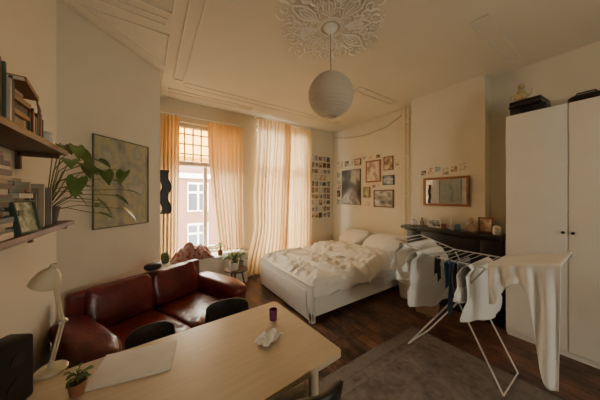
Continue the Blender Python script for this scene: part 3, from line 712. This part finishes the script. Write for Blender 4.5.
# ================================================================ DRYING RACK
X0,X1=2.12,2.60
e=E('drying_rack',(2.36,.80,0),0,'white folding winged clothes drying rack standing on the floor','drying rack')
def L(p): return (p[0]-2.36,p[1]-.80,p[2])
def rackpart(name,y0,z0,y1,z1,nw):
    b=MB(); b.tube([L((X0,y0,z0)),L((X1,y0,z0)),L((X1,y1,z1)),L((X0,y1,z1))],.006,8,closed=True)
    for i in range(1,nw+1):
        t=i/(nw+1); b.cyl(L((X0,y0+(y1-y0)*t,z0+(z1-z0)*t)),L((X1,y0+(y1-y0)*t,z0+(z1-z0)*t)),.0022,seg=6)
    b.obj(name,WIRE,e)
rackpart('drying_frame',.60,.95,1.0,.95,6)
rackpart('wing',1.005,.95,1.36,1.05,5); rackpart('wing',.595,.95,.25,1.05,5)
for (ya,yb,dx) in ((.62,1.24,.03),(.98,.52,.05)):
    b=MB(); b.tube([L((X0+dx,ya,.94)),L((X0+dx,yb,.02)),L((X1-dx,yb,.02)),L((X1-dx,ya,.94))],.007,8); b.obj('leg_frame',WIRE,e)
for x in (X0+.01,X1-.01):
    for (y0,z0,y1,z1) in ((1.02,.94,1.2,1.0),(.58,.94,.40,1.0)):
        b=MB(); b.tube([L((x,y0,z0)),L((x,(y0+y1)/2,z0-.10)),L((x,y1,z1))],.004,8); b.obj('wing_strut',WIRE,e)
def garment(name,y,z,x0,x1,lf,lb,mat,label,cat,seed,sleeve=0.,gap=.008,bulk=1.,skew=0.):
    b=MB()
    tot=lf+lb; W=x1-x0
    def f(u,v):
        s=-lf+tot*v; a=abs(s)
        side=-1 if s<0 else 1
        x=x0+W*u
        yy=y+side*(gap*min(1,a/.02)+.006+bulk*.007*min(1,a/.15)*math.sin(x*20+seed+side+a*2)+bulk*.022*noise.noise(Vector((x*6+seed,a*4,side))))
        if a<.02: yy=y+side*gap*(a/.02)
        yy+=skew*(u-.5)*min(1,a/.1)
        end=(lf if s<0 else lb)
        k=1
        if sleeve and end>0:
            t=a/end
            if t>.62: k=1+sleeve*min(1,(t-.62)/.10)*(1 if t<.93 else 1-(t-.93)*6)
            else: k=.94
        lowu=abs(u-.5)*2
        zz=z+.006-a+(.03*noise.noise(Vector((x*6,seed,side)))-.05*lowu*(-1 if sleeve else .3))*min(1,(a/max(end,.05))**2)
        xc=(x0+x1)/2
        x=xc+(x-xc)*k
        return (x+.006*noise.noise(Vector((a*5,x*3,seed))),yy,zz)
    b.grid(f,30,60)
    return b.obj(name,mat,label=label,cat=cat,solid=.003,smooth=80)
BLUE=M('blue_cotton',(.09,.16,.30),.9); DGREY=M('dark_cotton',(.06,.06,.07),.9); BGREY=M('blue_grey_cotton',(.30,.34,.40),.9)
garment('t_shirt',1.25,1.020,2.04,2.62,.40,.32,COTTON,'white t-shirt hanging over the raised wing of the rack','t-shirt',1,.12,gap=.02,bulk=1.6,skew=-.14)
garment('t_shirt',1.10,.978,2.02,2.50,.56,.26,COTTON,'white t-shirt hanging low on the rack wing','t-shirt',12.2,.22,gap=.02,bulk=1.8,skew=-.16)
garment('sock',.965,.955,2.11,2.18,.20,.16,DGREY,'dark sock hanging on the rack between shirts','sock',9.1)
garment('cloth',.86,.953,2.07,2.17,.46,.22,BLUE,'blue cloth hanging from the middle of the rack','cloth',4.1)
garment('vest',.80,.953,2.08,2.36,.34,.30,BGREY,'blue grey vest hanging from the rack','vest',6.3)
garment('shirt',.70,.953,2.04,2.50,.50,.36,COTTON,'white shirt hanging from the drying rack','shirt',5.3,.16,gap=.02,bulk=1.8,skew=-.12)
b=MB()
def sh(u,v):
    y=.235+.36*v
    top=1.068-.095*(y-.25)/.35+.008
    a_=1/(1+math.exp((v-.30)/.045))
    drop=.13+.66*a_+.16/(1+math.exp(-(v-.80)/.05))
    k=.55
    if u<k:
        q=1-u/k
        z=top-.004-q*drop+.02*noise.noise(Vector((v*6,1,q)))*q
        x=2.098-.012*math.sin(q*1.5)+ (.012*math.sin(v*26+q*1.5)+.018*noise.noise(Vector((v*7,q*2,3))))*min(1,q*3)
        y+=-.02*q*(v-.5)
    else:
        t=(u-k)/(1-k)
        x=2.098+.53*t; z=top+.006*noise.noise(Vector((t*6,v*6,1)))+.004*math.sin(v*20)
        if t>.95: z-=(t-.95)*.8
    return (x,y,z)
b.grid(sh,90,70); b.obj('bed_sheet',COTTON,label='broad white sheet draped over the rack wing and hanging low',cat='bed sheet',solid=.004,smooth=80)

# ================================================================ side table + plants near window
e=E('side_table',(1.10,3.38,0),0,'small low dark stool between sofa and bed','side table')
MB().lathe([(.17,.36),(.175,.37),(.17,.385),(.0001,.385)],(0,0,0),32).obj('table_top',SHELF,e)
for k in range(3):
    a=2*math.pi*k/3; MB().tube([(.08*math.cos(a),.08*math.sin(a),.36),(.15*math.cos(a),.15*math.sin(a),0)],[.014,.011],10).obj('leg',SHELF,e)
plant('potted_plant',(1.05,3.34,.386),'leafy green houseplant in a white pot on the stool',.07,.12,CERW,26,.14,.22,.03,.09,GREEN2,8)
plant('potted_plant',(1.20,3.47,.386),'small green plant in a grey pot on the stool',.045,.08,BM[10],18,.09,.18,.02,.06,GREEN,9)
plant('potted_plant',(.97,3.82,.511),'small plant in a terracotta pot on the window seat',.045,.08,TERRA,18,.08,.16,.02,.05,GREEN2,10)
RED=M('dark_red_cloth',(.24,.035,.028),.95,col2=(.33,.20,.17),nscale=22,bump=.4,bscale=40,lo=.52,hi=.60)
b=MB()
def heap(u,v):
    x=(u-.5)*.62; y=(v-.5)*.20
    rr_=max(0,1-(abs(u-.5)*2)**2.5)*max(0,1-(abs(v-.5)*2)**2.5)
    z=.004+rr_*(.17+.10*noise.noise(Vector((x*7,y*8,2)))+.07*rdg(Vector((x*12,y*12,4)))**2)
    return (x+.02*noise.noise(Vector((x*15,y*15,9))),y,max(z,.003))
b.grid(heap,50,30)
b.obj('blanket',RED,loc=(.55,3.82,.512),rot=(0,0,.03),label='loose crumpled dark red cloth heaped on the window seat',cat='blanket',smooth=80)
b=MB(); b.puff((0,0,0),(.05,.05,.08),.55,wr=.08); b.obj('cushion',M('olive_cloth',(.12,.12,.05),.9),loc=(.18,3.80,.595),rot=(R(-12),0,.2),label='olive cushion leaning beside the curtain on the window seat',cat='cushion',smooth=80)

# ================================================================ LIGHT
w=bpy.data.worlds.new('World'); S.world=w; w.use_nodes=True
bg=w.node_tree.nodes['Background']; bg.inputs[0].default_value=(1.,.935,.76,1); bg.inputs[1].default_value=24.0
def portal(name,loc,rot,sx,sy):
    l=bpy.data.lights.new(name,'AREA'); l.shape='RECTANGLE'; l.size=sx; l.size_y=sy; l.cycles.is_portal=True
    o=bpy.data.objects.new(name,l); COL.objects.link(o); o.location=loc; o.rotation_euler=rot; return o
portal('window_light',((W1[0]+W1[1])/2,YN+.23,(W1[2]+W1[3])/2),(R(-90),0,0),W1[1]-W1[0],W1[3]-W1[2])
portal('window_light',((W2[0]+W2[1])/2,YN+.23,(W2[2]+W2[3])/2),(R(-90),0,0),W2[1]-W2[0],W2[3]-W2[2])
portal('window_light',((W3[0]+W3[1])/2,YS-.23,(W3[2]+W3[3])/2),(R(90),0,0),W3[1]-W3[0],W3[3]-W3[2])  # portal for the added rear window, fill light only

cam=bpy.data.cameras.new('Camera'); co=bpy.data.objects.new('Camera',cam); COL.objects.link(co)
cam.sensor_width=36; cam.lens=36*222/600; cam.shift_y=-4/600; cam.clip_start=.02
co.location=(0,0,1.5); co.rotation_euler=(R(90),0,R(-34)); S.camera=co
